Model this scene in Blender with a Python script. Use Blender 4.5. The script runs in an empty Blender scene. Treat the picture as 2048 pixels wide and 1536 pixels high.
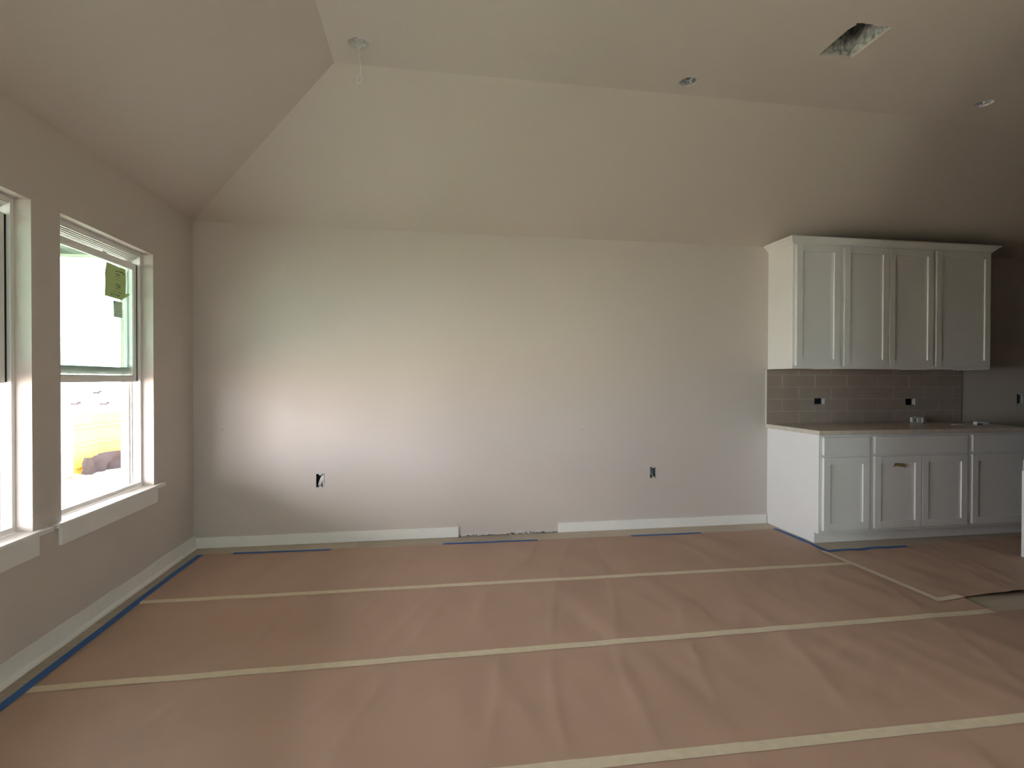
import bpy, bmesh, math, random
from mathutils import Vector, Matrix, noise
random.seed(7)
scene = bpy.context.scene
COL = scene.collection

# ------------------------------------------------------------------ camera
F_PX = 1045.10
YAW, PITCH, ROLL = 0.156954, -0.0086556, 0.0020257
CAM = Vector((1.77785, -4.30946, 1.29614))
fwd = Vector((math.sin(YAW)*math.cos(PITCH), math.cos(YAW)*math.cos(PITCH), math.sin(PITCH)))
rgt = Vector((math.cos(YAW), -math.sin(YAW), 0))
up = rgt.cross(fwd)
r2 = rgt*math.cos(ROLL) + up*math.sin(ROLL)
u2 = up*math.cos(ROLL) - rgt*math.sin(ROLL)
cd = bpy.data.cameras.new('camera'); co = bpy.data.objects.new('camera', cd); COL.objects.link(co)
M = Matrix((r2, u2, -fwd)).transposed().to_4x4(); M.translation = CAM
co.matrix_world = M
cd.sensor_width = 36.0; cd.lens = 36.0*F_PX/2048; cd.clip_start = 0.05; cd.clip_end = 300
scene.camera = co

# ------------------------------------------------------------------ world, daylight, exposure
SKY = 25.5
w = bpy.data.worlds.new('overcast_sky'); scene.world = w; w.use_nodes = True
bg = w.node_tree.nodes['Background']; bg.inputs[0].default_value = (0.93, 0.945, 1.0, 1); bg.inputs[1].default_value = SKY
WIN_R = [-1.632, -0.575, -2.689]          # right edge (nearest the back wall) of each window opening
WIN_W, WZ0, WZ1 = 0.869, 0.602, 2.104
for i, yr in enumerate(WIN_R):            # sampling portals in the window openings for the sky light
    ld = bpy.data.lights.new('window_portal', 'AREA'); ld.shape = 'RECTANGLE'
    ld.size = WZ1-WZ0-0.04; ld.size_y = WIN_W-0.04
    lo = bpy.data.objects.new('window_portal', ld); COL.objects.link(lo)
    lo.location = (-0.165, yr-WIN_W/2, (WZ0+WZ1)/2)
    lo.rotation_euler = (0, -math.pi/2, 0)
    ld.cycles.is_portal = True
FWX, FWW, FWY = 2.4, 1.20, -7.6           # unseen front window added behind the camera for fill light: centre x, width, wall y
ld = bpy.data.lights.new('window_portal', 'AREA'); ld.shape = 'RECTANGLE'; ld.size = FWW; ld.size_y = 1.46
lo = bpy.data.objects.new('window_portal', ld); COL.objects.link(lo); lo.location = (FWX, FWY-.17, 1.35)
lo.rotation_euler = (-math.pi/2, 0, math.pi); ld.cycles.is_portal = True
sl_ = bpy.data.lights.new('sun', 'SUN'); sl_.energy = 175.0; sl_.angle = 0.02; sl_.color = (1.0, 0.925, 0.87)
so = bpy.data.objects.new('sun', sl_); COL.objects.link(so)
SUN_EL, SUN_AZ = math.radians(62), math.radians(200)     # azimuth of the sun seen from the room, from +x towards +y
so.rotation_euler = Vector((math.cos(SUN_EL)*math.cos(SUN_AZ), math.cos(SUN_EL)*math.sin(SUN_AZ), math.sin(SUN_EL))).to_track_quat('Z', 'Y').to_euler()
scene.view_settings.view_transform = 'Standard'
scene.view_settings.look = 'None'
scene.view_settings.exposure = 0.0
scene.view_settings.gamma = 1.0
scene.view_settings.use_curve_mapping = False
scene.cycles.use_denoising = True
scene.cycles.diffuse_bounces = 7
scene.cycles.max_bounces = 14
scene.cycles.transparent_max_bounces = 24
scene.cycles.sample_clamp_indirect = 8.0
scene.cycles.caustics_reflective = False
scene.cycles.caustics_refractive = False

# ------------------------------------------------------------------ materials
def mat(name, col, rough=0.6, spec=0.3, noise_amt=0.0, nscale=5.0, bump=0.0, bscale=200.0, stretch=None, metallic=0.0, col2=None):
    m = bpy.data.materials.new(name); m.use_nodes = True
    nt = m.node_tree; b = nt.nodes['Principled BSDF']
    b.inputs['Base Color'].default_value = (*col, 1); b.inputs['Roughness'].default_value = rough
    b.inputs['Specular IOR Level'].default_value = spec; b.inputs['Metallic'].default_value = metallic
    tc = nt.nodes.new('ShaderNodeTexCoord'); src = tc.outputs['Object']
    if stretch:
        mp = nt.nodes.new('ShaderNodeMapping'); mp.inputs['Scale'].default_value = stretch
        nt.links.new(src, mp.inputs[0]); src = mp.outputs[0]
    if noise_amt or col2:
        n = nt.nodes.new('ShaderNodeTexNoise'); n.inputs['Scale'].default_value = nscale; n.inputs['Detail'].default_value = 5
        nt.links.new(src, n.inputs['Vector'])
        cr = nt.nodes.new('ShaderNodeValToRGB'); nt.links.new(n.outputs['Fac'], cr.inputs[0])
        a = noise_amt
        c0 = col2 if col2 else tuple(c*(1-a) for c in col); c1 = col if col2 else tuple(min(1, c*(1+a)) for c in col)
        cr.color_ramp.elements[0].position = 0.3; cr.color_ramp.elements[1].position = 0.7
        cr.color_ramp.elements[0].color = (*c0, 1); cr.color_ramp.elements[1].color = (*c1, 1)
        nt.links.new(cr.outputs[0], b.inputs['Base Color'])
    if bump:
        n2 = nt.nodes.new('ShaderNodeTexNoise'); n2.inputs['Scale'].default_value = bscale; n2.inputs['Detail'].default_value = 3
        nt.links.new(src, n2.inputs['Vector'])
        bp = nt.nodes.new('ShaderNodeBump'); bp.inputs['Strength'].default_value = bump; bp.inputs['Distance'].default_value = 0.002
        nt.links.new(n2.outputs['Fac'], bp.inputs['Height']); nt.links.new(bp.outputs[0], b.inputs['Normal'])
    return m

M_wall = mat('greige_wall_paint', (0.575, 0.521, 0.490), 0.75, 0.2, bump=0.25, bscale=90)
M_ceil = mat('greige_ceiling_paint', (0.575, 0.518, 0.478), 0.85, 0.15, bump=0.2, bscale=90)
M_trim = mat('white_trim_paint', (0.80, 0.79, 0.775), 0.4, 0.4, 0.02, 8)
M_cab = mat('white_cabinet_paint', (0.775, 0.765, 0.765), 0.4, 0.4, 0.015, 4)
M_vinyl = mat('white_window_vinyl', (0.80, 0.79, 0.78), 0.35, 0.4, 0.01, 6)
M_black = mat('black_rubber', (0.01, 0.01, 0.01), 0.6)
M_plank = [mat('beige_vinyl_plank', c, 0.45, 0.35, 0.10, 6, stretch=(1, 9, 1)) for c in ((0.42, 0.36, 0.28), (0.38, 0.325, 0.25), (0.45, 0.385, 0.30))]
M_field = mat('beige_vinyl_field', (0.42, 0.36, 0.28), 0.45, 0.35, 0.08, 6, stretch=(1, 9, 1))
M_mask = mat('masking_tape', (0.60, 0.53, 0.40), 0.6, 0.25, 0.06, 25)
M_blue = mat('blue_tape', (0.035, 0.115, 0.34), 0.6, 0.25, 0.06, 25)
M_counter = mat('pale_stone_top', (0.58, 0.52, 0.45), 0.25, 0.5, 0.10, 14)
M_tile = mat('taupe_glazed_tile', (0.345, 0.285, 0.25), 0.22, 0.5, 0.05, 9)
M_grout = mat('light_grout', (0.78, 0.73, 0.67), 0.9, 0.1)
M_caulk = mat('white_caulk', (0.7, 0.67, 0.63), 0.5)
M_box = mat('grey_junction_box', (0.30, 0.32, 0.33), 0.5, 0.3, 0.2, 30)
M_dark = mat('dark_outlet_box', (0.05, 0.055, 0.065), 0.5, 0.3, 0.3, 60)
M_zinc = mat('zinc_duct', (0.42, 0.42, 0.40), 0.75, 0.3, 0.65, 38, bump=1.0, bscale=45)
M_wire = mat('white_cable_jacket', (0.72, 0.72, 0.70), 0.4)
M_gyps = mat('raw_gypsum', (0.66, 0.65, 0.63), 0.9, 0.1, 0.1, 60)
M_paperplain = mat('white_card', (0.62, 0.64, 0.64), 0.6)
M_clear = mat('white_plastic', (0.62, 0.62, 0.60), 0.25, 0.5)
M_bluebox = mat('blue_print', (0.02, 0.03, 0.16), 0.5)
M_tapebrown = mat('yellowed_tape', (0.30, 0.22, 0.085), 0.5, 0.3, 0.2, 40)
M_under = mat('raw_birch', (0.36, 0.22, 0.13), 0.6, 0.2, 0.12, 12)
M_ground = mat('sandy_soil', (0.50, 0.43, 0.34), 0.95, 0.1, 0.08, 3, bump=0.5, bscale=30)
M_slab = mat('concrete_slab', (0.52, 0.49, 0.45), 0.9, 0.15, 0.06, 3)
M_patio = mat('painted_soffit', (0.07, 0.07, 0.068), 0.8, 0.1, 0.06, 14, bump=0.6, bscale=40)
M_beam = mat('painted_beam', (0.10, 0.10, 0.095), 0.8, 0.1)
M_pine = mat('pine_picket', (0.30, 0.19, 0.035), 0.8, 0.1, 0.12, 12, stretch=(6, 6, 1))
M_silt = mat('black_silt_fabric', (0.020, 0.017, 0.018), 0.95, 0.0)
M_siding = mat('pale_siding', (0.7, 0.7, 0.7), 0.8, 0.1)
M_shingle = mat('light_shingle', (0.30, 0.31, 0.33), 0.9, 0.1, 0.15, 20)
M_notice = mat('yellow_notice_paper', (0.15, 0.15, 0.03), 0.6)
M_ext = mat('brick_veneer', (0.45, 0.40, 0.36), 0.9, 0.1, 0.1, 20)

# kraft paper with dusty plaster smudges
def kraft():
    m = bpy.data.materials.new('kraft_paper'); m.use_nodes = True; nt = m.node_tree; b = nt.nodes['Principled BSDF']
    b.inputs['Roughness'].default_value = 0.62; b.inputs['Specular IOR Level'].default_value = 0.3
    tc = nt.nodes.new('ShaderNodeTexCoord')
    n1 = nt.nodes.new('ShaderNodeTexNoise'); n1.inputs['Scale'].default_value = 2.2; n1.inputs['Detail'].default_value = 6
    nt.links.new(tc.outputs['Object'], n1.inputs['Vector'])
    r1 = nt.nodes.new('ShaderNodeValToRGB'); nt.links.new(n1.outputs['Fac'], r1.inputs[0])
    r1.color_ramp.elements[0].position = .3; r1.color_ramp.elements[1].position = .7
    r1.color_ramp.elements[0].color = (0.395, 0.270, 0.205, 1); r1.color_ramp.elements[1].color = (0.425, 0.292, 0.222, 1)
    mp = nt.nodes.new('ShaderNodeMapping'); mp.inputs['Scale'].default_value = (2.6, 4.2, 1); nt.links.new(tc.outputs['Object'], mp.inputs[0])
    n2 = nt.nodes.new('ShaderNodeTexNoise'); n2.inputs['Scale'].default_value = 1.3; n2.inputs['Detail'].default_value = 9; n2.inputs['Roughness'].default_value = .72
    nt.links.new(mp.outputs[0], n2.inputs['Vector'])
    r2 = nt.nodes.new('ShaderNodeValToRGB'); nt.links.new(n2.outputs['Fac'], r2.inputs[0])
    r2.color_ramp.elements[0].position = .66; r2.color_ramp.elements[1].position = .80
    r2.color_ramp.elements[1].color = (.45, .45, .45, 1)
    mx = nt.nodes.new('ShaderNodeMixRGB'); nt.links.new(r2.outputs[0], mx.inputs[0]); nt.links.new(r1.outputs[0], mx.inputs[1])
    mx.inputs[2].default_value = (0.58, 0.50, 0.43, 1); nt.links.new(mx.outputs[0], b.inputs['Base Color'])
    return m
M_kraft = kraft()

def glass(name, tint):
    m = bpy.data.materials.new(name); m.use_nodes = True; nt = m.node_tree; nt.nodes.remove(nt.nodes['Principled BSDF'])
    out = nt.nodes['Material Output']
    t = nt.nodes.new('ShaderNodeBsdfTransparent'); t.inputs[0].default_value = (*tint, 1)
    g = nt.nodes.new('ShaderNodeBsdfGlossy'); g.inputs['Roughness'].default_value = 0.02; g.inputs[0].default_value = (.9, 1, .95, 1)
    lw = nt.nodes.new('ShaderNodeLayerWeight'); lw.inputs['Blend'].default_value = 0.5
    pw = nt.nodes.new('ShaderNodeMath'); pw.operation = 'POWER'; pw.inputs[1].default_value = 5.0; nt.links.new(lw.outputs['Facing'], pw.inputs[0])
    ma = nt.nodes.new('ShaderNodeMath'); ma.operation = 'MULTIPLY_ADD'; ma.inputs[1].default_value = 0.9; ma.inputs[2].default_value = 0.03
    nt.links.new(pw.outputs[0], ma.inputs[0])
    mx = nt.nodes.new('ShaderNodeMixShader'); nt.links.new(ma.outputs[0], mx.inputs[0])
    nt.links.new(t.outputs[0], mx.inputs[1]); nt.links.new(g.outputs[0], mx.inputs[2]); nt.links.new(mx.outputs[0], out.inputs[0])
    return m
M_glass = glass('green_coated_glass', (0.735, 0.815, 0.78))

def paper_translucent(name, refl, trans):
    m = bpy.data.materials.new(name); m.use_nodes = True; nt = m.node_tree; nt.nodes.remove(nt.nodes['Principled BSDF'])
    out = nt.nodes['Material Output']
    d = nt.nodes.new('ShaderNodeBsdfDiffuse'); d.inputs[0].default_value = (*refl, 1)
    t = nt.nodes.new('ShaderNodeBsdfTranslucent'); t.inputs[0].default_value = (*trans, 1)
    a = nt.nodes.new('ShaderNodeAddShader'); nt.links.new(d.outputs[0], a.inputs[0]); nt.links.new(t.outputs[0], a.inputs[1])
    nt.links.new(a.outputs[0], out.inputs[0])
    return m
M_notice = paper_translucent('yellow_notice_paper', (0.5, 0.58, 0.30), (0.048, 0.072, 0.036))
M_slip = paper_translucent('pale_slip_paper', (0.5, 0.55, 0.5), (0.11, 0.135, 0.105))

# ------------------------------------------------------------------ mesh helpers
def link(name, me, m=None, parent=None, **props):
    o = bpy.data.objects.new(name, me); COL.objects.link(o)
    if m is not None and me is not None:
        for x in (m if isinstance(m, list) else [m]): me.materials.append(x)
    if parent: o.parent = parent
    for k, v in props.items(): o[k] = v
    return o
def bm_obj(name, bm, m, parent=None, smooth=False, **props):
    me = bpy.data.meshes.new(name); bm.normal_update(); bm.to_mesh(me); bm.free()
    if smooth:
        for p in me.polygons: p.use_smooth = True
    return link(name, me, m, parent, **props)
def empty(name, label=None, cat=None, group=None, kind=None, loc=(0, 0, 0)):
    o = bpy.data.objects.new(name, None); COL.objects.link(o); o.location = loc; o.empty_display_size = .1
    if label: o['label'] = label
    if cat: o['category'] = cat
    if group: o['group'] = group
    if kind: o['kind'] = kind
    return o
def bx(bm, x0, x1, y0, y1, z0, z1, bev=0.0):
    vs = [bm.verts.new((x, y, z)) for x in (x0, x1) for y in (y0, y1) for z in (z0, z1)]
    fs = [(0, 1, 3, 2), (4, 6, 7, 5), (0, 4, 5, 1), (2, 3, 7, 6), (0, 2, 6, 4), (1, 5, 7, 3)]
    faces = [bm.faces.new([vs[i] for i in f]) for f in fs]
    if bev:
        es = list({e for f in faces for e in f.edges})
        bmesh.ops.bevel(bm, geom=es, offset=bev, segments=2, profile=0.5, affect='EDGES')
def boxes(name, lst, m, parent=None, bev=0.0, **props):
    bm = bmesh.new()
    for b in lst: bx(bm, *b, bev=bev)
    return bm_obj(name, bm, m, parent, **props)
def prism(bm, pts, axis, a0, a1):
    """extrude 2-D polygon pts along axis (0,1,2) from a0 to a1"""
    def mk(p, a):
        if axis == 0: return (a, p[0], p[1])
        if axis == 1: return (p[0], a, p[1])
        return (p[0], p[1], a)
    A = [bm.verts.new(mk(p, a0)) for p in pts]; B = [bm.verts.new(mk(p, a1)) for p in pts]
    n = len(pts)
    bm.faces.new(A); bm.faces.new(B[::-1])
    for i in range(n): bm.faces.new([A[i], B[i], B[(i+1) % n], A[(i+1) % n]])
    bmesh.ops.recalc_face_normals(bm, faces=bm.faces[:])
def tube(bm, pts, r, seg=6):
    rings = []
    for i, p in enumerate(pts):
        p = Vector(p); a = Vector(pts[max(i-1, 0)]); b = Vector(pts[min(i+1, len(pts)-1)])
        t = (b-a).normalized(); s = t.cross(Vector((0, 0, 1)))
        if s.length < .1: s = t.cross(Vector((0, 1, 0)))
        s.normalize(); q = t.cross(s)
        rings.append([bm.verts.new(p + (s*math.cos(2*math.pi*k/seg)+q*math.sin(2*math.pi*k/seg))*r) for k in range(seg)])
    for i in range(len(rings)-1):
        for k in range(seg): bm.faces.new([rings[i][k], rings[i][(k+1) % seg], rings[i+1][(k+1) % seg], rings[i+1][k]])
    bm.faces.new(rings[0][::-1]); bm.faces.new(rings[-1])
def smooth_path(pts, n=6):
    out = []
    P = [Vector(p) for p in pts]
    for i in range(len(P)-1):
        p0 = P[max(i-1, 0)]; p1 = P[i]; p2 = P[i+1]; p3 = P[min(i+2, len(P)-1)]
        for k in range(n):
            t = k/n
            out.append(0.5*((2*p1)+(-p0+p2)*t+(2*p0-5*p1+4*p2-p3)*t*t+(-p0+3*p1-3*p2+p3)*t**3))
    out.append(P[-1]); return out
def cut(obj, cutters):
    """boolean-subtract prism meshes from obj, then bake"""
    bm = bmesh.new()
    for c in cutters: c(bm)
    bmesh.ops.recalc_face_normals(bm, faces=bm.faces[:])
    me = bpy.data.meshes.new('cutter'); bm.to_mesh(me); bm.free()
    co_ = bpy.data.objects.new('cutter', me); COL.objects.link(co_)
    md = obj.modifiers.new('cut', 'BOOLEAN'); md.operation = 'DIFFERENCE'; md.solver = 'EXACT'; md.object = co_
    bpy.context.view_layer.update()
    dg = bpy.context.evaluated_depsgraph_get()
    new = bpy.data.meshes.new_from_object(obj.evaluated_get(dg), preserve_all_data_layers=True, depsgraph=dg)
    obj.modifiers.clear(); obj.data = new
    bpy.data.objects.remove(co_); bpy.data.meshes.remove(me)

# ------------------------------------------------------------------ room shell
H1, H2, RUN = 2.4926, 3.0677, 1.25
XR, YB = 12.5, -7.6          # far right wall, wall behind the camera
bm = bmesh.new(); prism(bm, [(YB, 0), (0.16, 0), (0.16, H1+.06), (YB, H1+.06)], 0, -0.155, 0.0)
wall_left = bm_obj('wall_left', bm, M_wall, kind='structure')
cut(wall_left, [lambda b, yr=yr: bx(b, -0.3, 0.1, yr-WIN_W, yr, WZ0-0.022, WZ1) for yr in WIN_R])

bm = bmesh.new(); prism(bm, [(0, 0.0), (XR, 0.0), (XR, H1+.06), (0, H1+.06)], 1, 0.0, 0.16)
wall_back = bm_obj('wall_back', bm, M_wall, kind='structure')
def ragged_rect(x0, x1, z0, z1, jit, n=5, seed=1):
    rr = random.Random(seed); pts = []
    for i in range(n): pts.append((x0+(x1-x0)*i/n, z0+rr.uniform(-jit, jit)))
    for i in range(n): pts.append((x1+rr.uniform(-jit, jit)*.3, z0+(z1-z0)*i/n))
    for i in range(n): pts.append((x1-(x1-x0)*i/n, z1+rr.uniform(-jit, jit)))
    for i in range(n): pts.append((x0+rr.uniform(-jit, jit)*.3, z1-(z1-z0)*i/n))
    return pts
OUT = [(0.895, 0.958, 0.441, 0.546), (3.681, 3.747, 0.438, 0.536)]
KOUT = [(5.268, 5.372, 1.072, 1.130), (6.230, 6.334, 1.062, 1.122)]
SW = (7.500, 7.573, 1.062, 1.165)
cutters = []
for i, r in enumerate(OUT+KOUT+[SW]):
    cutters.append(lambda b, r=r, i=i: prism(b, ragged_rect(*r, 0.003, seed=i+3), 1, -0.02, 0.075))
cutters.append(lambda b: prism(b, [(2.018, -.01)]+[(2.018+(2.858-2.018)*k/24, 0.010+random.uniform(-.004, .006)) for k in range(25)]+[(2.858, -.01)], 1, -0.02, 0.05))
cut(wall_back, cutters)
boxes('wall_right', [(XR, XR+.15, YB, .16, 0, 3.2)], M_wall, kind='structure')
wf = boxes('wall_front', [(-.155, XR+.15, YB-.15, YB, 0, 3.2)], M_wall, kind='structure')
cut(wf, [lambda b: bx(b, FWX-FWW/2, FWX+FWW/2, YB-.3, YB+.1, .6, 2.1)])
wd = empty('window_4', kind='structure')  # added out of view to brighten the back wall and ceiling
a_, b_ = FWX-FWW/2, FWX+FWW/2
boxes('window_frame', [(a_, a_+.045, YB-.15, YB-.07, .6, 2.1), (b_-.045, b_, YB-.15, YB-.07, .6, 2.1), (a_+.045, b_-.045, YB-.15, YB-.07, 2.055, 2.1), (a_+.045, b_-.045, YB-.15, YB-.07, .6, .645), (a_+.045, b_-.045, YB-.13, YB-.09, 1.32, 1.36)], M_vinyl, wd)
for z0_, z1_ in ((.646, 1.319), (1.361, 2.054)): boxes('pane', [(a_+.046, b_-.046, YB-.112, YB-.108, z0_, z1_)], M_glass, wd)
boxes('window_stool', [(a_-.07, b_+.07, YB, YB+.035, .58, .602)], M_trim, wd)
# unseen partition added to keep light off the kitchen, just outside the right edge of the view
boxes('light_blocking_partition', [(4.45, 4.57, YB, -2.71, 0, 3.2)], M_wall, kind='structure')

# vaulted ceiling: flat centre with two sloped panels meeting at a hip
ceiling = boxes('ceiling', [(RUN, XR+.1, YB-.1, -RUN, H2, H2+.014)], M_ceil, kind='structure')
def circ(cx, cy, r, seed, n=40, jit=.0025):
    rr = random.Random(seed)
    return [(cx+(r+rr.uniform(-jit, jit))*math.cos(2*math.pi*k/n), cy+(r+rr.uniform(-jit, jit))*math.sin(2*math.pi*k/n)) for k in range(n)]
HOLES = [(1.405, -1.440, .052), (3.299, -1.382, .052), (5.281, -1.463, .050)]
VENT = (3.872, 4.071, -2.0, -1.742)
def vent_poly():
    x0, x1, y0, y1 = VENT
    pts = [(x0, y0), (x1, y0), (x1, y1), (x0, y1)]
    rr = random.Random(4); top = []
    for k in range(1, 12):
        top.append((x0+(x1-x0)*k/12, y0+rr.uniform(-.006, .006)))
    return [(x0, y0)]+top+[(x1, y0), (x1, y1), (x0, y1), (x0-.004, (y0+y1)/2-.08), (x0+.008, y0+.012)]
cut(ceiling, [lambda b, h=h, i=i: prism(b, circ(*h, seed=i), 2, H2-.05, H2+.2) for i, h in enumerate(HOLES)] +
    [lambda b: prism(b, vent_poly(), 2, H2-.05, H2+.2)])
def slab(name, tri, th=.1):
    bm = bmesh.new()
    A = [bm.verts.new(p) for p in tri]; B = [bm.verts.new((p[0], p[1], p[2]+th)) for p in tri]
    n = len(tri); bm.faces.new(A); bm.faces.new(B[::-1])
    for i in range(n): bm.faces.new([A[i], B[i], B[(i+1) % n], A[(i+1) % n]])
    bmesh.ops.recalc_face_normals(bm, faces=bm.faces[:])
    return bm_obj(name, bm, M_ceil, ceiling)
e = 0.0
slab('sloped_panel', [(0, 0, H1), (RUN, -RUN, H2), (RUN, YB-.1, H2), (0, YB-.1, H1)])
slab('sloped_panel', [(0, 0, H1), (XR+.1, 0, H1), (XR+.1, -RUN, H2), (RUN, -RUN, H2)])

# floor: slab, individual vinyl planks where the photo shows the floor, plain field beyond
floor = boxes('floor', [(-.155, XR+.15, YB-.15, .16, -.12, -.006)], M_field, kind='structure')
PX1, PY0 = 8.54, -3.12
boxes('floor_field', [(PX1+.0006, XR, YB, 0, -.006, 0), (0, PX1, YB, PY0-.0006, -.006, 0)], M_field, floor)
PW, PL = 0.156, 1.22
plank_me = {}
row = 0; y = 0.0
while y > PY0+.01:
    x = -random.choice([0, .3, .61, .9]); 
    while x < PX1-.01:
        a, b = max(x, 0), min(x+PL, PX1)
        if b-a > .05:
            key = (round(b-a, 3), random.randrange(3))
            if key not in plank_me:
                bm = bmesh.new(); bx(bm, .0006, b-a-.0006, -PW+.0006, -.0006, -.006, 0)
                me = bpy.data.meshes.new('plank'); bm.to_mesh(me); bm.free(); me.materials.append(M_plank[key[1]]); plank_me[key] = me
            o = bpy.data.objects.new('floor_plank', plank_me[key]); COL.objects.link(o); o.location = (a, y, 0); o.parent = floor
        x += PL
    y -= PW; row += 1

# baseboards
def baseboard(name, pts_box, parent=None): return boxes(name, pts_box, M_trim, parent, bev=.0015, kind='structure')
baseboard('baseboard_back', [(0.018, 2.016, -.014, -.0005, 0.001, .084)])
baseboard('baseboard_back', [(2.862, 4.790, -.014, -.0005, 0.001, .084)])
bl = baseboard('baseboard_left', [(0.0005, .013, YB+.01, -.004, 0.001, .096)])
bm = bmesh.new()
prism(bm, [(0.013, .001), (0.030, .001), (0.030, .008), (0.028, .014), (0.024, .019), (0.018, .022), (0.013, .023)], 1, YB+.01, -.006)
bm_obj('shoe_molding', bm, M_trim, bl)

# torn drywall bottom where the baseboard is missing, plus crumbs
bm = bmesh.new(); rr = random.Random(12)
for k in range(70):
    x = rr.uniform(2.03, 2.85); z = rr.uniform(.001, .014); L = rr.uniform(.004, .030); t = rr.uniform(.002, .008)
    bx(bm, x, x+L, rr.uniform(-.006, -.002), .002, z, z+t)
for k in range(16):
    x = rr.uniform(2.05, 2.82); dx = rr.uniform(-.05, .07); z = rr.uniform(.012, .02); dz = rr.uniform(0, .018)
    v = [bm.verts.new(p) for p in ((x, -.002, z), (x+dx, -.004, z+dz), (x+dx*.9, -.006, z+dz+.003), (x-.004, -.003, z+.004))]
    bm.faces.new(v)
bm_obj('torn_drywall_edge', bm, M_gyps, wall_back, kind='stuff')
boxes('gap_shade_strip', [(2.0, 2.9, .02, .05, 0, .03)], M_dark, wall_back)  # dark strip standing in for the shade in the gap under the drywall
# two small scuffs on the back wall
for (x, z, r_) in ((.209, .907, .006), (3.07, .87, .008)):
    bm = bmesh.new(); bx(bm, x-r_, x+r_*.2, -.0008, 0, z-.002, z+.003); bx(bm, x, x+r_, -.0008, 0, z-.006, z-.001)
    bm_obj('wall_scuff', bm, M_box, wall_back)

# ------------------------------------------------------------------ windows (lower sash raised in front of the fixed upper sash)
def window(n, yr):
    yl = yr-WIN_W; t = .021
    W = empty('window_%d' % n, kind='structure', loc=(0, 0, 0))
    fx0, fx1 = -.155, -.068
    bm = bmesh.new()
    bx(bm, fx0, fx1, yr-t, yr, WZ0, WZ1); bx(bm, fx0, fx1, yl, yl+t, WZ0, WZ1)
    bx(bm, fx0, fx1, yl+t, yr-t, WZ1-t, WZ1); bx(bm, fx0, fx1, yl+t, yr-t, WZ0, WZ0+.016)
    bx(bm, -.072, fx1, yl+t, yr-t, WZ0+.016, WZ0+.026)
    for s, yy in ((-1, yr-t), (1, yl+t)):                    # balance tracks in both jambs
        a, b = sorted((yy, yy+s*.010))
        for xx in (-.150, -.118):
            bx(bm, xx-.003, xx+.003, a, b, WZ0+.016, WZ1-t)
        a, b = sorted((yy, yy+s*.016)); bx(bm, -.135, -.128, a, b, WZ0+.016, WZ1-t)
    for k, (xx, zz) in enumerate(((-.076, .008), (-.090, .014), (-.101, .020), (-.112, .026))):   # ribs of the head
        bx(bm, xx-.003, xx+.003, yl+t, yr-t, WZ1-t-zz, WZ1-t)
    bm_obj('window_frame', bm, M_vinyl, W)
    # black gasket slit beside the raised sash
    boxes('gasket', [(-.090, -.0845, yr-t-.0095, yr-t-.0005, 1.28, 2.026), (-.090, -.0845, yl+t+.0005, yl+t+.0095, 1.28, 2.026)], M_black, W)
    def sash(nm, x0, x1, z0, z1, st, rb, rt, g=0.010):
        a, b = yl+t+g, yr-t-g
        o = boxes(nm, [(x0, x1, a, a+st, z0, z1), (x0, x1, b-st, b, z0, z1), (x0, x1, a+st, b-st, z0, z0+rb), (x0, x1, a+st, b-st, z1-rt, z1)], M_vinyl, W, bev=.0015)
        xm = (x0+x1)/2
        boxes('glazing_bead', [(xm-.006, xm+.008, a+st, a+st+.006, z0+rb, z1-rt), (xm-.006, xm+.008, b-st-.006, b-st, z0+rb, z1-rt),
                               (xm-.006, xm+.008, a+st, b-st, z0+rb, z0+rb+.006), (xm-.006, xm+.008, a+st, b-st, z1-rt-.006, z1-rt)], M_vinyl, o)
        boxes('pane', [(xm-.002, xm+.002, a+st+.001, b-st-.001, z0+rb+.001, z1-rt-.001)], M_glass, o)
        return o
    sash('fixed_sash', -.148, -.121, 1.322, WZ1-t, .026, .040, .030, g=.001)
    rs = sash('raised_sash', -.113, -.085, 1.276, 2.030, .026, .036, .034)
    m_ = (yl+yr)/2
    boxes('tilt_latch', [(-.108, -.092, yr-t-.11, yr-t-.055, 2.030, 2.036), (-.108, -.092, yl+t+.055, yl+t+.11, 2.030, 2.036),
                         (-.106, -.096, yr-t-.34, yr-t-.30, 2.030, 2.040)], M_vinyl, rs)
    # stool with horns
    bm = bmesh.new()
    a, b = yl-.074, yr+.088
    prism(bm, [(-.068, yl), (-.068, yr), (0.0, yr), (0.0, b), (.030, b), (.036, b-.008), (.036, a+.008), (.030, a), (0.0, a), (0.0, yl)], 2, .580, .602)
    bmesh.ops.bevel(bm, geom=bm.edges[:], offset=.003, segments=2, affect='EDGES')
    bm_obj('window_stool', bm, M_trim, W)
    boxes('window_apron', [(.0005, .016, yl-.022, yr+.018, .486, .580)], M_trim, W, bev=.0015)
    return W
for i, yr in zip((1, 2, 3), WIN_R): window(i, yr)

# notices taped to the raised pane of the second window
def curved_sheet(name, pts, m, parent=None, **pr):
    bm = bmesh.new(); vs = [bm.verts.new(p) for p in pts]; f = bm.faces.new(vs)
    r = bmesh.ops.extrude_face_region(bm, geom=[f]); 
    for v in r['geom']:
        if isinstance(v, bmesh.types.BMVert): v.co.x += .0008
    bmesh.ops.recalc_face_normals(bm, faces=bm.faces[:])
    return bm_obj(name, bm, m, parent, **pr)
XP = -.0965
nt_ = curved_sheet('window_notice', [(XP, -.897, 1.984), (XP, -.704, 1.976), (XP+.001, -.702, 1.90), (XP, -.706, 1.826), (XP+.002, -.754, 1.779), (XP, -.80, 1.781), (XP, -.917, 1.783), (XP+.002, -.915, 1.86), (XP+.006, -.925, 1.915), (XP+.002, -.912, 1.94)], M_notice,
    label='yellow-green printed notice taped to the glass of the raised sash', category='notice')
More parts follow.
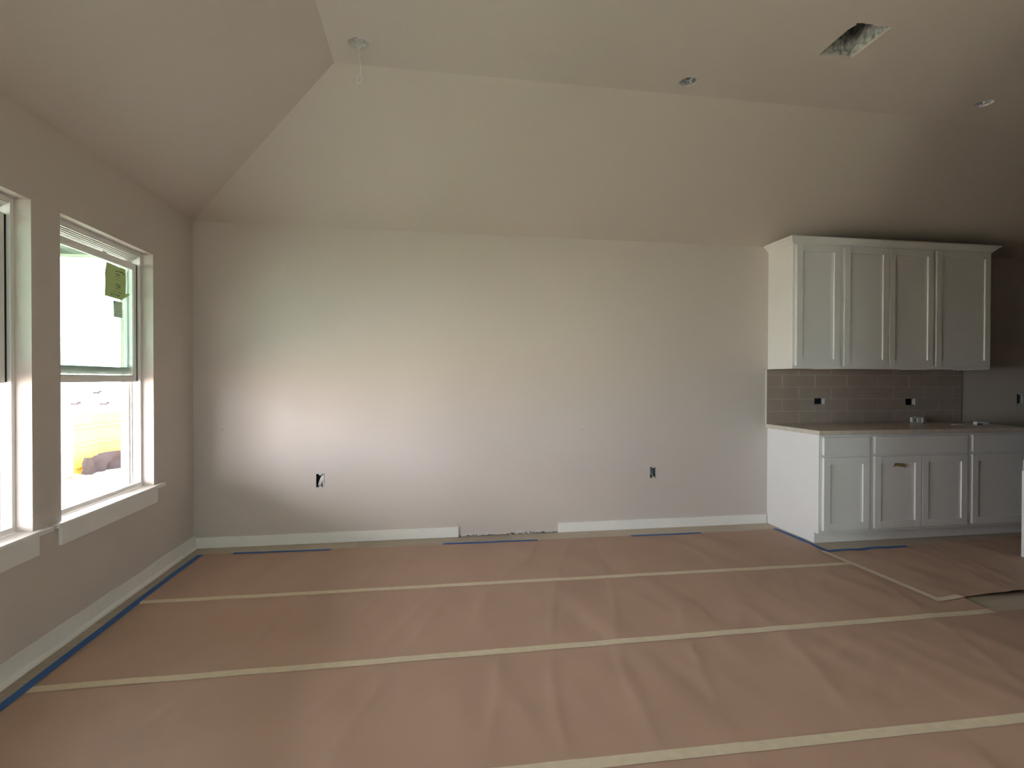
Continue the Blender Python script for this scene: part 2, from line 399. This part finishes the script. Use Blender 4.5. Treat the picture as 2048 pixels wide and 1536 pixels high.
curved_sheet('curled_corner', [(XP+.001, -.706, 1.826), (XP+.012, -.690, 1.832), (XP+.014, -.684, 1.822), (XP+.003, -.754, 1.7795)], M_notice, nt_)
bm = bmesh.new(); X2 = XP+.0012
def strokes(y0, y1, z0, h, lean, seed, dens=.7, wob=.0):
    rr = random.Random(seed); y_ = y0
    while y_ < y1:
        wdt = rr.uniform(.003, .008)
        if rr.random() < dens:
            zc = z0+lean*(y_-y0); bx(bm, X2, X2+.0006, y_, min(y_+wdt, y1), zc-h/2*rr.uniform(.5, 1), zc+h/2*rr.uniform(.5, 1))
        y_ += wdt+rr.uniform(.001, .003)
def warn(y_, z_, s):
    prism(bm, [(y_-s, z_-s), (y_+s, z_-s), (y_, z_+s)], 0, X2, X2+.0006)
strokes(-.875, -.815, 1.953, .008, 0, 1, .95); strokes(-.79, -.735, 1.950, .008, 0, 2, .95)
warn(-.890, 1.955, .006); warn(-.803, 1.950, .007); warn(-.724, 1.945, .007)
strokes(-.90, -.75, 1.928, .009, 0, 3, .8); strokes(-.83, -.77, 1.914, .006, 0, 4, .8)
strokes(-.90, -.72, 1.897, .003, 0, 5, .6); strokes(-.87, -.76, 1.868, .007, 0, 6, .85); strokes(-.85, -.76, 1.855, .007, 0, 7, .85)
strokes(-.86, -.765, 1.842, .005, 0, 8, .6); strokes(-.905, -.74, 1.822, .004, 0, 9, .7); strokes(-.86, -.765, 1.805, .006, 0, 10, .9); strokes(-.86, -.77, 1.797, .004, 0, 11, .8)
M_ink = mat('faded_ink', (0.05, 0.06, 0.04), 0.7)
bm_obj('printed_text', bm, M_ink, nt_, kind='stuff')
sl = curved_sheet('window_slip', [(XP, -.833, 1.766), (XP, -.744, 1.768), (XP, -.739, 1.670), (XP, -.829, 1.668)], M_slip,
    label='small pale green paper slip on the glass below the yellow notice', category='notice')
bm = bmesh.new(); strokes(-.818, -.76, 1.742, .002, 0, 21, .9); strokes(-.818, -.76, 1.725, .002, 0, 22, .9); strokes(-.818, -.76, 1.705, .003, 0, 23, .9); strokes(-.81, -.76, 1.690, .002, 0, 24, .9)
prism(bm, [(-.829, 1.762), (-.817, 1.762), (-.815, 1.752), (-.820, 1.747), (-.828, 1.750)], 0, X2, X2+.0005)
bm_obj('printed_text', bm, M_box, sl, kind='stuff')

# ------------------------------------------------------------------ ceiling openings
def junction_box(h, label, wired):
    x, y_, r = h
    t = empty('ceiling_box', label, 'electrical box', 'round electrical boxes in the ceiling', loc=(x, y_, H2))
    bm = bmesh.new(); n = 32
    prof = [(r+.003, .0145), (r+.003, .050), (r-.004, .056), (0.0005, .057)]
    rings = [[bm.verts.new((q*math.cos(2*math.pi*k/n), q*math.sin(2*math.pi*k/n), z)) for k in range(n)] for q, z in prof]
    for a in range(len(rings)-1):
        for k in range(n): bm.faces.new([rings[a][k], rings[a+1][k], rings[a+1][(k+1) % n], rings[a][(k+1) % n]])
    bmesh.ops.recalc_face_normals(bm, faces=bm.faces[:])
    bm_obj('box_shell', bm, M_clear if wired else M_box, t, smooth=False)
    for a in (.6, 3.6):
        bm = bmesh.new()
        bx(bm, .034*math.cos(a)-.005, .034*math.cos(a)+.005, .034*math.sin(a)-.005, .034*math.sin(a)+.005, .01, .05)
        bm_obj('screw_boss', bm, M_clear, t)
    bm = bmesh.new()
    tube(bm, smooth_path([(-.03, .02, .052), (-.01, .03, .035), (.015, .01, .02), (.03, -.015, .03), (.02, -.03, .045)]), .003)
    bm_obj('coiled_wire', bm, M_wire, t, smooth=True)
    for a in (2.2, 2.7):
        bm = bmesh.new(); bx(bm, .03*math.cos(a)-.004, .03*math.cos(a)+.004, .03*math.sin(a)-.004, .03*math.sin(a)+.004, .046, .0565)
        bm_obj('knockout_hole', bm, M_black, t)
    return t
t = junction_box(HOLES[0], 'round white ceiling box with looped cable hanging down, nearest the sloped ceiling', True)
bm = bmesh.new()
tube(bm, smooth_path([(.022, 0, .03), (.020, 0, -.004), (.004, 0, -.024), (.000, 0, -.045), (.008, .002, -.09), (.014, .003, -.13), (.014, .003, -.145), (.002, .003, -.160), (-.004, .003, -.172), (-.005, .003, -.19), (-.004, .0035, -.200), (.004, .003, -.206), (.013, .003, -.196), (.018, .003, -.180), (.014, .003, -.155), (.012, .003, -.135)], 6), .0022)
tube(bm, smooth_path([(-.006, 0, .03), (-.003, 0, -.012), (.002, .002, -.035), (.008, .003, -.085), (.013, .004, -.125), (.009, .004, -.150), (-.002, .004, -.168), (-.005, .004, -.19), (-.005, .004, -.24), (-.005, .004, -.258)], 6), .0014)
bx(bm, -.0075, -.0025, .002, .006, -.264, -.254)
bm_obj('hanging_cable', bm, M_wire, t, smooth=True)
junction_box(HOLES[1], 'round ceiling box cut-out without wires, middle of the three round ones', False)
junction_box(HOLES[2], 'round ceiling box cut-out above the wall cabinets, rightmost of the three', False)
x0, x1, y0, y1 = VENT
t = empty('duct_boot', 'rectangular duct opening cut in the ceiling with a bare metal boot inside', 'duct', loc=((x0+x1)/2, (y0+y1)/2, H2))
bm = bmesh.new(); hx, hy = (x1-x0)/2+.006, (y1-y0)/2+.008
for a in ((-hx, -hx+.004, -hy, hy), (hx-.004, hx, -hy, hy), (-hx, hx, -hy, -hy+.004), (-hx, hx, hy-.004, hy)): bx(bm, *a, .0145, .26)
bm_obj('boot_wall', bm, M_zinc, t)
boxes('boot_top', [(-hx, hx, -hy, hy, .26, .264)], M_dark, t)
bm = bmesh.new(); bx(bm, .035, .040, hy-.012, hy-.0045, .016, .25)
bm_obj('duct_seam', bm, M_zinc, t)

# ------------------------------------------------------------------ wall boxes
def wall_box(r, label, horiz=False, cable=0, m=None):
    x0, x1, z0, z1 = r; cx, cz = (x0+x1)/2, (z0+z1)/2; hx, hz = (x1-x0)/2-.001, (z1-z0)/2-.001
    t = empty('outlet_box', label, 'outlet box', 'open outlet boxes in the back wall', loc=(cx, 0, cz))
    y0, y1 = .006, .072
    boxes('box_shell', [(-hx, -hx+.002, y0, y1, -hz, hz), (hx-.002, hx, y0, y1, -hz, hz), (-hx, hx, y0, y1, -hz, -hz+.002), (-hx, hx, y0, y1, hz-.002, hz), (-hx, hx, y1-.002, y1, -hz, hz)], m or M_dark, t)
    if horiz: boxes('mounting_ear', [(hx-.022, hx-.002, .000, .004, -hz+.003, hz-.003)], M_clear, t)
    else: boxes('mounting_ear', [(-.010, .010, .002, .006, hz-.010, hz), (-.010, .010, .002, .006, -hz, -hz+.010), (hx-.012, hx-.002, .0, .004, -hz+.002, hz-.002)], M_clear, t)
    bm = bmesh.new()
    if cable == 1:
        for k in range(4): tube(bm, smooth_path([(-.016+.006*k, .012+.002*k, -hz+.012), (-.004+.006*k, .006, 0), (.012+.003*k, .016, hz-.014)]), .0032)
    elif cable == 2:
        tube(bm, smooth_path([(-hx+.004, .03, .005), (-.01, .012, -.02), (.004, .02, -hz+.008)]), .0028)
    elif cable == 3:
        tube(bm, smooth_path([(-hx+.01, .03, -.01), (-.02, .015, .008), (.005, .012, -.006), (.02, .03, .01)]), .003)
    if cable: bm_obj('cable', bm, M_wire if cable != 3 else M_black, t, smooth=True)
    else: bm.free()
wall_box(OUT[0], 'open outlet box with white wires in the back wall, nearer the window', cable=1)
wall_box(OUT[1], 'open outlet box low in the back wall, nearer the base cabinets', cable=2, m=M_box)
wall_box(KOUT[0], 'open sideways outlet box in the tile backsplash, nearer its left end', True, 3)
wall_box(KOUT[1], 'open sideways outlet box in the tile backsplash, above the plastic pieces', True, 3)
wall_box(SW, 'open upright switch box in the wall right of the counter', False, 0, M_box)

# ------------------------------------------------------------------ kitchen cabinets
def shaker(name, parent, x0, x1, z0, z1, yb, th=.020, st=.056, rec=.011):
    """door: frame ring with bevelled inner edge, recessed panel as sub-part"""
    bm = bmesh.new(); yf = yb-th
    bx(bm, x0, x0+st, yf, yb, z0, z1, bev=.0012); bx(bm, x1-st, x1, yf, yb, z0, z1, bev=.0012)
    bx(bm, x0+st, x1-st, yf, yb, z0, z0+st, bev=.0006); bx(bm, x0+st, x1-st, yf, yb, z1-st, z1, bev=.0006)
    d = bm_obj(name, bm, M_cab, parent)
    boxes('door_panel', [(x0+st-.001, x1-st+.001, yf+rec, yb-.002, z0+st-.001, z1-st+.001)], M_cab, d)
    return d
CD, CT = .6366, .864            # base cabinet face depth, carcass height
def base_cabinet(x0, x1, label, drawers, doors):
    t = empty('base_cabinet', label, 'cabinet', 'white shaker base cabinets', loc=(0, 0, 0))
    bm = bmesh.new()
    prism(bm, [(-.001, 0.001), (-.5867, 0.001), (-.5867, .085), (-CD, .085), (-CD, CT), (-.001, CT)], 0, x0+.0004, x1-.0004)
    bm_obj('carcass', bm, M_cab, t)
    boxes('toe_board', [(x0+.0004, x1-.0004, -.5925, -.5869, .001, .083)], M_cab, t)
    for a, b in drawers:
        boxes('drawer_front', [(a, b, -CD-.020, -CD-.0005, .707, .846)], M_cab, t, bev=.0015)
    for a, b in doors: shaker('cabinet_door', t, a, b, .112, .688, -CD-.0005)
    return t
base_cabinet(4.801, 5.263, 'white base cabinet with one drawer and door, left end of the counter run', [(4.832, 5.236)], [(4.832, 5.236)])
c2 = base_cabinet(5.263, 6.177, 'white double-door base cabinet with tape scrap on its left door', [(5.285, 6.152)], [(5.285, 5.714), (5.724, 6.152)])
base_cabinet(6.177, 6.795, 'white single-door base cabinet at the dark right end of the counter', [(6.202, 6.770)], [(6.202, 6.770)])
bm = bmesh.new()
pts = [(5.452, .608), (5.462, .628), (5.476, .633), (5.53, .628), (5.556, .622), (5.564, .612), (5.562, .602), (5.552, .592), (5.540, .600), (5.50, .606), (5.474, .612), (5.458, .602)]
prism(bm, pts, 1, -CD-.0225, -CD-.0208)
bm_obj('tape_scrap', bm, M_tapebrown, c2, label='yellowed tape scrap')

# countertop
bm = bmesh.new()
bx(bm, 4.780, 6.825, -.664, -.0008, CT+.0005, .900, bev=.003)
bm_obj('countertop', bm, M_counter, label='beige stone countertop running over the base cabinets', category='countertop')

# wall cabinets and crown
UD, UZ0, UZ1 = .3236, 1.393, 2.456
def wall_cabinet(x0, x1, label, doors):
    t = empty('wall_cabinet', label, 'cabinet', 'white shaker wall cabinets', loc=(0, 0, 0))
    boxes('carcass', [(x0+.0004, x1-.0004, -UD, -.001, UZ0+.012, UZ1), (x0+.0004, x1-.0004, -UD, -UD+.02, UZ0, UZ0+.012), (x0+.0004, x0+.016, -UD+.02, -.001, UZ0, UZ0+.012), (x1-.016, x1-.0004, -UD+.02, -.001, UZ0, UZ0+.012)], M_cab, t)
    boxes('underside_panel', [(x0+.016, x1-.016, -UD+.02, -.002, UZ0+.006, UZ0+.0118)], M_under, t)
    for a, b in doors: shaker('cabinet_door', t, a, b, 1.417, 2.436, -UD-.0005)
wall_cabinet(4.802, 5.263, 'white single-door wall cabinet at the left end above the backsplash', [(4.826, 5.236)])
wall_cabinet(5.263, 6.177, 'white double-door wall cabinet in the middle above the backsplash', [(5.279, 5.711), (5.719, 6.160)])
wall_cabinet(6.177, 6.776, 'white wide single-door wall cabinet at the dark right end', [(6.190, 6.752)])
bm = bmesh.new()
prof = [(0, 2.440), (.006, 2.440), (.008, 2.450), (.020, 2.462), (.036, 2.480), (.046, 2.486), (.050, 2.490), (.050, 2.500), (0, 2.500)]
A = [(4.802, -.001), (4.802, -UD-.002), (6.776, -UD-.002), (6.776, -.001)]
N = [(-1, 0), (-1, -1), (1, -1), (1, 0)]
rings = []
for (ax, ay), (nx, ny) in zip(A, N):
    rings.append([bm.verts.new((ax+nx*d, ay+ny*d, z)) for d, z in prof])
for a in range(3):
    for k in range(len(prof)): bm.faces.new([rings[a][k], rings[a][(k+1) % len(prof)], rings[a+1][(k+1) % len(prof)], rings[a+1][k]])
bm.faces.new(rings[0]); bm.faces.new(rings[-1][::-1])
bmesh.ops.recalc_face_normals(bm, faces=bm.faces[:])
bm_obj('crown_molding', bm, M_cab, label='white crown molding wrapped around the top of the wall cabinets', category='molding')

# backsplash tiles, each its own piece
bs = empty('tile_backsplash', 'taupe brick-pattern tile backsplash between countertop and wall cabinets', 'backsplash')
GX0, GX1, GZ0, GZ1 = 4.790, 6.850, .9008, 1.3925
ZR = [.9008, 1.011, 1.123, 1.233, 1.343, GZ1]
bm = bmesh.new()
gr = boxes('grout_bed', [(GX0, GX1, -.0065, -.0006, GZ0, GZ1)], M_grout, bs)
cut(gr, [lambda b, r=r: bx(b, r[0]-.002, r[1]+.002, -.03, .02, r[2]-.002, r[3]+.002) for r in KOUT])
JW = .330; g = .0021
def tile(a, b, z0, z1):
    # split around an outlet opening
    parts = [(a, b, z0, z1)]
    for r in KOUT:
        new = []
        for (p, q, c, d) in parts:
            if q <= r[0] or p >= r[1] or d <= r[2] or c >= r[3]: new.append((p, q, c, d)); continue
            # L / U shape built as one mesh below: left, right, below, above pieces
            if p < r[0]: new.append((p, r[0], c, d))
            if q > r[1]: new.append((r[1], q, c, d))
            if c < r[2]: new.append((max(p, r[0]), min(q, r[1]), c, r[2]))
            if d > r[3]: new.append((max(p, r[0]), min(q, r[1]), r[3], d))
        parts = new
    bm = bmesh.new()
    for q in parts: bx(bm, q[0], q[1], -.0085-tile.j, -.0065, q[2], q[3], bev=.0006 if len(parts) == 1 else 0)
    tile.j = random.uniform(0, .0005)
    bm_obj('tile', bm, M_tile, bs)
tile.j = 0
for ri in range(5):
    off = 5.110 if ri in (0, 2, 4) else 4.944
    xs = [GX0]
    x = off
    while x-JW > GX0+.01: x -= JW
    while x < GX1-.01: xs.append(x); x += JW
    xs.append(GX1)
    for a, b in zip(xs[:-1], xs[1:]):
        if b-a > .004: tile(a+(0 if a == GX0 else g), b-(0 if b == GX1 else g), ZR[ri]+.0008, ZR[ri+1]-(.0008 if ri < 4 else 0))
boxes('edge_trim', [(4.782, 4.7895, -.010, -.0006, .9008, 1.3925)], M_caulk, bs)

# things left on the countertop
ZC = .9002
t = empty('plastic_clip', 'pair of white plastic mounting pieces on the countertop below the right outlet', 'hardware', loc=(6.28, -.09, ZC))
bm = bmesh.new()
bx(bm, -.085, .03, -.02, -.016, .0, .008, bev=.001); bx(bm, -.085, -.060, -.02, .0, .008, .045, bev=.001); bx(bm, -.085, .045, -.024, .0, .045, .052, bev=.001); bx(bm, -.025, .012, -.02, -.002, .008, .045, bev=.001)
bm_obj('front_bracket', bm, M_clear, t)
bm = bmesh.new(); bx(bm, .020, .035, -.024, .01, 0, .046, bev=.002)
for k in range(3): bx(bm, .022, .044, -.028, -.02, .006+k*.014, .012+k*.014)
bm_obj('ribbed_end', bm, M_clear, t)
bm = bmesh.new(); bx(bm, -.01, .065, .01, .03, .050, .055, bev=.001); bx(bm, .060, .090, .0, .03, 0, .040, bev=.002)
bm_obj('rear_bracket', bm, M_clear, t)
boxes('paper_card', [(6.412, 6.512, -.325, -.285, ZC, ZC+.004)], mat('cream_card', (.72, .70, .6), .7), bev=.0005, label='thin cream card lying flat on the countertop', category='card')
t = empty('small_carton', 'small white and blue carton on the countertop, right of the cream card', 'box', loc=(6.67, -.34, ZC))
t.rotation_euler = (0, 0, -.05)
boxes('carton_body', [(-.062, .018, -.018, .018, 0, .026)], M_paperplain, t, bev=.001)
boxes('carton_flap', [(.0185, .060, -.016, .016, 0, .022)], M_clear, t, bev=.001)
boxes('blue_print', [(-.061, -.012, -.0188, -.0180, .001, .011)], M_bluebox, t)

# low white cabinet cut by the right edge of the frame
t = empty('low_cabinet', 'low white cabinet side on the floor, cut off by the right photo edge', 'cabinet', loc=(6.071, -1.1146, 0))
boxes('carcass', [(0, .62, -.62, 0, .0012, .636)], M_cab, t, bev=.002)
shaker('cabinet_door', t, .03, .59, .08, .61, -.6205)

# ------------------------------------------------------------------ floor paper, wrinkled
def wr(x, y):
    a = noise.noise(Vector((x*5.2+y*.9, y*.9, 3.1)))
    b = noise.noise(Vector((x*11+y*2.4, y*1.7, 8.7)))
    c = noise.noise(Vector((x*2.1-y*1.4, y*1.8, 1.7)))
    r = max(0, 1-abs(noise.noise(Vector((x*3.4-y*1.1, y*.6, 20.3))))*7)
    return .0068*(a+.35)+.0022*b+.0034*c+.0045*r*r
SEAM1 = lambda x: -1.0-.0095*(x-.12)
SEAM2 = lambda x: -1.862+.003*(x-.14)
SEAM3 = lambda x: -2.592-.0155*(x-.4)
def damp(x, y):
    d = min(abs(y-SEAM1(x)), abs(y-SEAM2(x)), abs(y-SEAM3(x)), abs(x-.12), abs(y+.19))
    d = min(d, math.hypot(max(0, abs(x-4.73)-.0), max(0, max(-1.69-y, y+.78))))
    return min(1, .12+d/.16)
def hz(x, y): return .0012+max(0, wr(x, y)*damp(x, y))
def sheet(label, xa, xb, yt, yb, z0=0.0, end=None, res=.02, lift=None):
    nx = int((xb-xa)/res); ny = max(6, int(.86/res)); me = bpy.data.meshes.new('floor_paper')
    V = []; Fc = []
    for j in range(ny+1):
        for i in range(nx+1):
            x = xa+(xb-xa)*i/nx; t_ = j/ny
            if end: x = xa+(xb+end(t_)-xa)*i/nx
            y = yt(x)*(1-t_)+yb(x)*t_
            z = z0+hz(x, y)
            if lift: z += lift(x, y, t_)
            V.append((x, y, z))
    for j in range(ny):
        for i in range(nx):
            a = j*(nx+1)+i; Fc.append((a, a+nx+1, a+nx+2, a+1))
    me.from_pydata(V, [], Fc); me.update()
    for p in me.polygons: p.use_smooth = True
    return link('floor_paper', me, M_kraft, label=label, category='floor paper', group='brown kraft paper strips on the floor')
def n1(x, s, a): return a*noise.noise(Vector((x*2.2, s, 0)))
sheet('brown paper strip on the floor, farthest back along the back wall', .105, 4.735, lambda x: -.172-.0065*(x-.4)+n1(x, 1, .006), SEAM1)
sheet('brown paper strip second from the back wall, between the two thin tape seams', .105, 4.905, SEAM1, SEAM2, end=lambda t_: .0*t_)
sheet('brown paper strip third from the back wall, widest across the foreground', .105, 8.6, SEAM2, SEAM3, end=None)
sheet('brown paper strip nearest the camera at the bottom of the photo', .105, 4.42, SEAM3, lambda x: SEAM3(x)-.86)
def klift(x, y, t_):
    return .0016 + (.012*(max(0, t_-.94)/.06) * min(1, max(0, (x-4.95)/.2)) if t_ > .94 else 0)
sheet('brown paper sheet in front of the base cabinets, curled at its front edge', 4.722, 8.6,
      lambda x: -.795+(.095*max(0, min(1, (x-5.35)/1.0)))+n1(x, 4, .006), lambda x: -1.664+n1(x, 5, .004), lift=klift)

# tapes follow the paper
def tape(name, label, pts, wd, m, group, cat='tape', z0=.0012, torn=.004, grow=None):
    P = [Vector((p[0], p[1], 0)) for p in pts]; rr = random.Random(len(label)*7+int(P[0].x*100))
    S = []; step = .03
    for a, b in zip(P[:-1], P[1:]):
        n = max(2, int((b-a).length/step))
        for k in range(n): S.append(a.lerp(b, k/n))
    S.append(P[-1]); V = []; Fc = []
    for i, p in enumerate(S):
        a = S[max(i-1, 0)]; b = S[min(i+1, len(S)-1)]; tdir = (b-a).normalized(); nrm = Vector((-tdir.y, tdir.x, 0))
        for k in range(4):
            u = (k/3-.5)
            q = p+nrm*(u*wd+ (noise.noise(Vector((p.x*4, p.y*4, 5)))*.0015))
            if i in (0, len(S)-1): q += tdir*rr.uniform(-torn, torn)
            zz = hz(q.x, q.y)+z0
            V.append((q.x, q.y, zz))
    for i in range(len(S)-1):
        for k in range(3):
            a = i*4+k; Fc.append((a, a+4, a+5, a+1))
    me = bpy.data.meshes.new(name); me.from_pydata(V, [], Fc); me.update()
    for p in me.polygons: p.use_smooth = True
    return link(name, me, m, label=label, category=cat, group=group)
G1, G2 = 'cream masking tape seams', 'blue tape strips'
tape('masking_tape', 'cream masking tape seam nearest the back wall', [(.125, SEAM1(.125)), (2.2, SEAM1(2.2)), (4.74, SEAM1(4.74)-.006)], .048, M_mask, G1)
tape('masking_tape', 'long cream masking tape seam across the middle of the floor', [(.135, SEAM2(.135)), (2.2, SEAM2(2.2)), (4.90, SEAM2(4.9)+.003)], .048, M_mask, G1)
tape('masking_tape', 'widest-looking cream masking tape seam in the near foreground', [(.3, SEAM3(.3)), (4.42, SEAM3(4.42))], .050, M_mask, G1)
tape('masking_tape', 'cream masking tape running from the base cabinet corner towards the camera', [(4.714, -.782), (4.728, -1.2), (4.742, -1.688)], .046, M_mask, G1, z0=.0034)
tape('masking_tape', 'short cream masking tape piece at the end of the curled sheet edge', [(4.715, -1.672), (4.918, -1.662)], .044, M_mask, G1, z0=.0040, torn=.008)
tape('painters_tape', 'blue tape strip in the far left corner beside the baseboard', [(.119, -.172), (.108, -.55), (.106, -1.03)], .040, M_blue, G2)
tape('painters_tape', 'long blue tape strip beside the left baseboard below the windows', [(.110, -1.000), (.116, -2.0), (.118, -3.3)], .042, M_blue, G2, z0=.0020)
tape('painters_tape', 'blue tape strip along the back baseboard, leftmost of three', [(.343, -.172), (1.042, -.190)], .036, M_blue, G2)
tape('painters_tape', 'blue tape strip below the gap in the back baseboard', [(1.885, -.180), (2.643, -.196)], .036, M_blue, G2)
tape('painters_tape', 'blue tape strip along the back baseboard, nearest the base cabinets', [(3.426, -.203), (4.05, -.206)], .036, M_blue, G2)
tape('painters_tape', 'blue tape strip beside the white side of the base cabinet', [(4.745, -.188), (4.752, -.805)], .038, M_blue, G2, z0=.0016)
tape('painters_tape', 'blue tape strip on the floor in front of the first base cabinet', [(4.742, -.797), (5.444, -.790)], .036, M_blue, G2, z0=.0042)

# ------------------------------------------------------------------ outside
def gz(x, y):
    d = math.hypot(x, y)
    return -.17-1.5*min(1, max(0, (d-3.5)/12))**1.1 - .9*min(1, max(0, (d-18)/8))
me = bpy.data.meshes.new('ground'); V = []; Fc = []; nx, ny = 60, 90
for j in range(ny+1):
    for i in range(nx+1):
        x = -60+59.84*i/nx; y = -45+90*j/ny; V.append((x, y, gz(x, y)+.03*noise.noise(Vector((x*.8, y*.8, 0)))))
for j in range(ny):
    for i in range(nx):
        a = j*(nx+1)+i; Fc.append((a, a+1, a+nx+2, a+nx+1))
me.from_pydata(V, [], Fc); me.update(); link('ground', me, M_ground, kind='structure')
boxes('ground_strip', [(-.30, 60, .161, 45, -1.5, -.18), (-.16, 60, -45, YB-.17, -1.5, -.18)], M_ground, kind='structure')
# covered patio beside the windows
PXO = -3.3
boxes('patio_slab', [(PXO, -.156, -8, 1.0, -.30, -.06)], M_slab, kind='structure')
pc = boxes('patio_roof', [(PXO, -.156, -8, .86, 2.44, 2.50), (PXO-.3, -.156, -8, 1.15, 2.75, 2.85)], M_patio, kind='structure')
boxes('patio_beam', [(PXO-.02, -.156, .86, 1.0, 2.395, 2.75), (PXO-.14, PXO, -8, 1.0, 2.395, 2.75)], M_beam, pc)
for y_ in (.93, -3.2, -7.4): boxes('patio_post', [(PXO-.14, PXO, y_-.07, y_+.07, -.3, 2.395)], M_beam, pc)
# house end beyond the back wall
boxes('wall_outside', [(-.2, -.156, -7.75, .30, -.2, .58), (-.2, -.156, -7.75, .30, 2.12, 2.44)] +
      [(-.2, -.156, a, b, .58, 2.12) for a, b in ((-.565, .30), (WIN_R[0]+.01, -.575-WIN_W-.01), (WIN_R[2]+.01, WIN_R[0]-WIN_W-.01), (-7.75, WIN_R[2]-WIN_W-.01))], M_ext, kind='structure')

# wooden fence with a corner, silt fence in front, soil clods
A0, A1, A2 = Vector((-8.88, 13.36, 0)), Vector((-8.93, 14.58, 0)), Vector((-8.05, 17.4, 0))
fence = empty('wood_fence', 'bright yellow board fence with two rails seen through the open sash', 'fence', loc=(0, 0, 0))
def along(a, b, s, wdt, th, z0, z1, nm, off=0.0, L=None):
    d = (b-a).normalized(); nrm = Vector((d.y, -d.x, 0)); L = L or wdt
    c = a+d*s+nrm*off
    bm = bmesh.new(); vs = []
    for q in ((0, 0), (L, 0), (L, th), (0, th)): vs.append((c+d*q[0]+nrm*q[1])[:2])
    prism(bm, vs, 2, z0, z1)
    return bm_obj(nm, bm, M_pine, fence)
for a, b in ((A0, A1), (A1, A2)):
    L = (b-a).length; n = int(L/.145)
    for k in range(n): along(a, b, k*.145+.003, .139, .016, -1.68, .17, 'picket')
    for z in (-.26, -.80, -1.45): along(a, b, 0, 0, .04, z, z+.085, 'rail', off=.017, L=L)
for p in (A0, A1):
    boxes('post', [(p.x-.045, p.x+.045, p.y-.045, p.y+.045, -1.8, .19)], M_pine, fence)
sf = empty('silt_fence', 'dark wrinkled fabric barrier sagging along the foot of the board fence', 'silt fence')
V = []; Fc = []; B = [Vector((-8.80, 13.34)), Vector((-8.84, 14.50)), Vector((-8.30, 16.1)), Vector((-7.9, 17.2))]
pts = []
for a, b in zip(B[:-1], B[1:]):
    for k in range(16): pts.append(a.lerp(b, k/16))
for i, p in enumerate(pts):
    for j in range(9):
        t_ = j/8; fan = .085*math.sin((i-16)*(.35+t_*.5)+t_*4)*(1 if i > 12 else .6)+.09*noise.noise(Vector((i*.5, t_*3, 0)))
        V.append((p.x+.27+fan, p.y-.10, -1.09-.045*i/48-.04*math.sin(i*.26)-.68*t_))
for i in range(len(pts)-1):
    for j in range(8): a = i*9+j; Fc.append((a, a+1, a+10, a+9))
me = bpy.data.meshes.new('fabric'); me.from_pydata(V, [], Fc); me.update()
for p in me.polygons: p.use_smooth = True
link('fabric', me, M_silt, sf)
for p in (B[0], B[1], B[2]): boxes('stake', [(p.x+.20, p.x+.22, p.y+.10, p.y+.12, -1.75, -1.25)], M_pine, sf)
bm = bmesh.new(); rr = random.Random(5)
for k in range(60):
    u, v = rr.gauss(0, .28), rr.gauss(0, .2); r_ = rr.uniform(.04, .11)
    mt = Matrix.Translation((-8.15+u, 12.3+v*1.2+u*.2, -1.62+.16*math.exp(-(u*u+v*v)*9)))@Matrix.Diagonal((r_, r_*.8, r_*.6, 1))
    bmesh.ops.create_icosphere(bm, subdivisions=1, radius=1, matrix=mt)
bm_obj('soil_clods', bm, mat('pale_clod', (.05, .045, .025), .95), kind='stuff', label='heap of pale soil clods at the left foot of the silt fence', category='soil heap')

# neighbouring house lower down behind the fence
nb = empty('neighbour_house', 'pale low roofed house beyond the fence, blown out by daylight', 'house')
c0 = Vector((-15.6, 22.85)); d = Vector((rgt.x, rgt.y)).normalized(); n_ = Vector((fwd.x, fwd.y)).normalized()
def P(u, v, z): q = c0+d*u+n_*v; return (q.x, q.y, z)
bm = bmesh.new(); prism(bm, [P(-2, .4, 0)[:2], P(9, .4, 0)[:2], P(9, 9, 0)[:2], P(-2, 9, 0)[:2]], 2, -2.9, -.3); bm_obj('house_wall', bm, M_siding, nb)
bm = bmesh.new(); v = [bm.verts.new(p) for p in (P(-2.5, 0, -.24), P(9.5, 0, -.24), P(9.5, 5, 2.0), P(-2.5, 5, 2.0), P(-2.5, 10, -.24), P(9.5, 10, -.24), P(-2.5, 0, -.34), P(9.5, 0, -.34), P(9.5, 10, -.34), P(-2.5, 10, -.34))]
for f in ((0, 1, 2, 3), (3, 2, 5, 4), (6, 7, 1, 0), (4, 5, 8, 9), (6, 9, 8, 7), (0, 3, 4, 9, 6), (1, 7, 8, 5, 2)): bm.faces.new([v[i] for i in f])
bmesh.ops.recalc_face_normals(bm, faces=bm.faces[:]); bm_obj('house_roof', bm, M_shingle, nb)
boxes_ = []
for (px, py) in ((150, 810), (208, 810), (193, 787)):
    dr = (r2*(px-1024)+u2*(768-py))/F_PX+fwd
    # intersect with roof plane z = -.24 + (2.24/5)*v
    best = None
    for k in range(400):
        s = 20+k*.05; q = CAM+dr*s; vv = (Vector((q.x, q.y))-c0).dot(n_)
        if q.z < -.24+.448*vv and vv > 0: best = q; break
    if best is not None:
        bm = bmesh.new(); bx(bm, best.x-.16, best.x+.12, best.y-.05, best.y+.05, best.z, best.z+.09, bev=.01); bx(bm, best.x+.10, best.x+.22, best.y-.05, best.y+.05, best.z+.06, best.z+.16, bev=.01)
        bm_obj('roof_vent', bm, M_silt, nb)
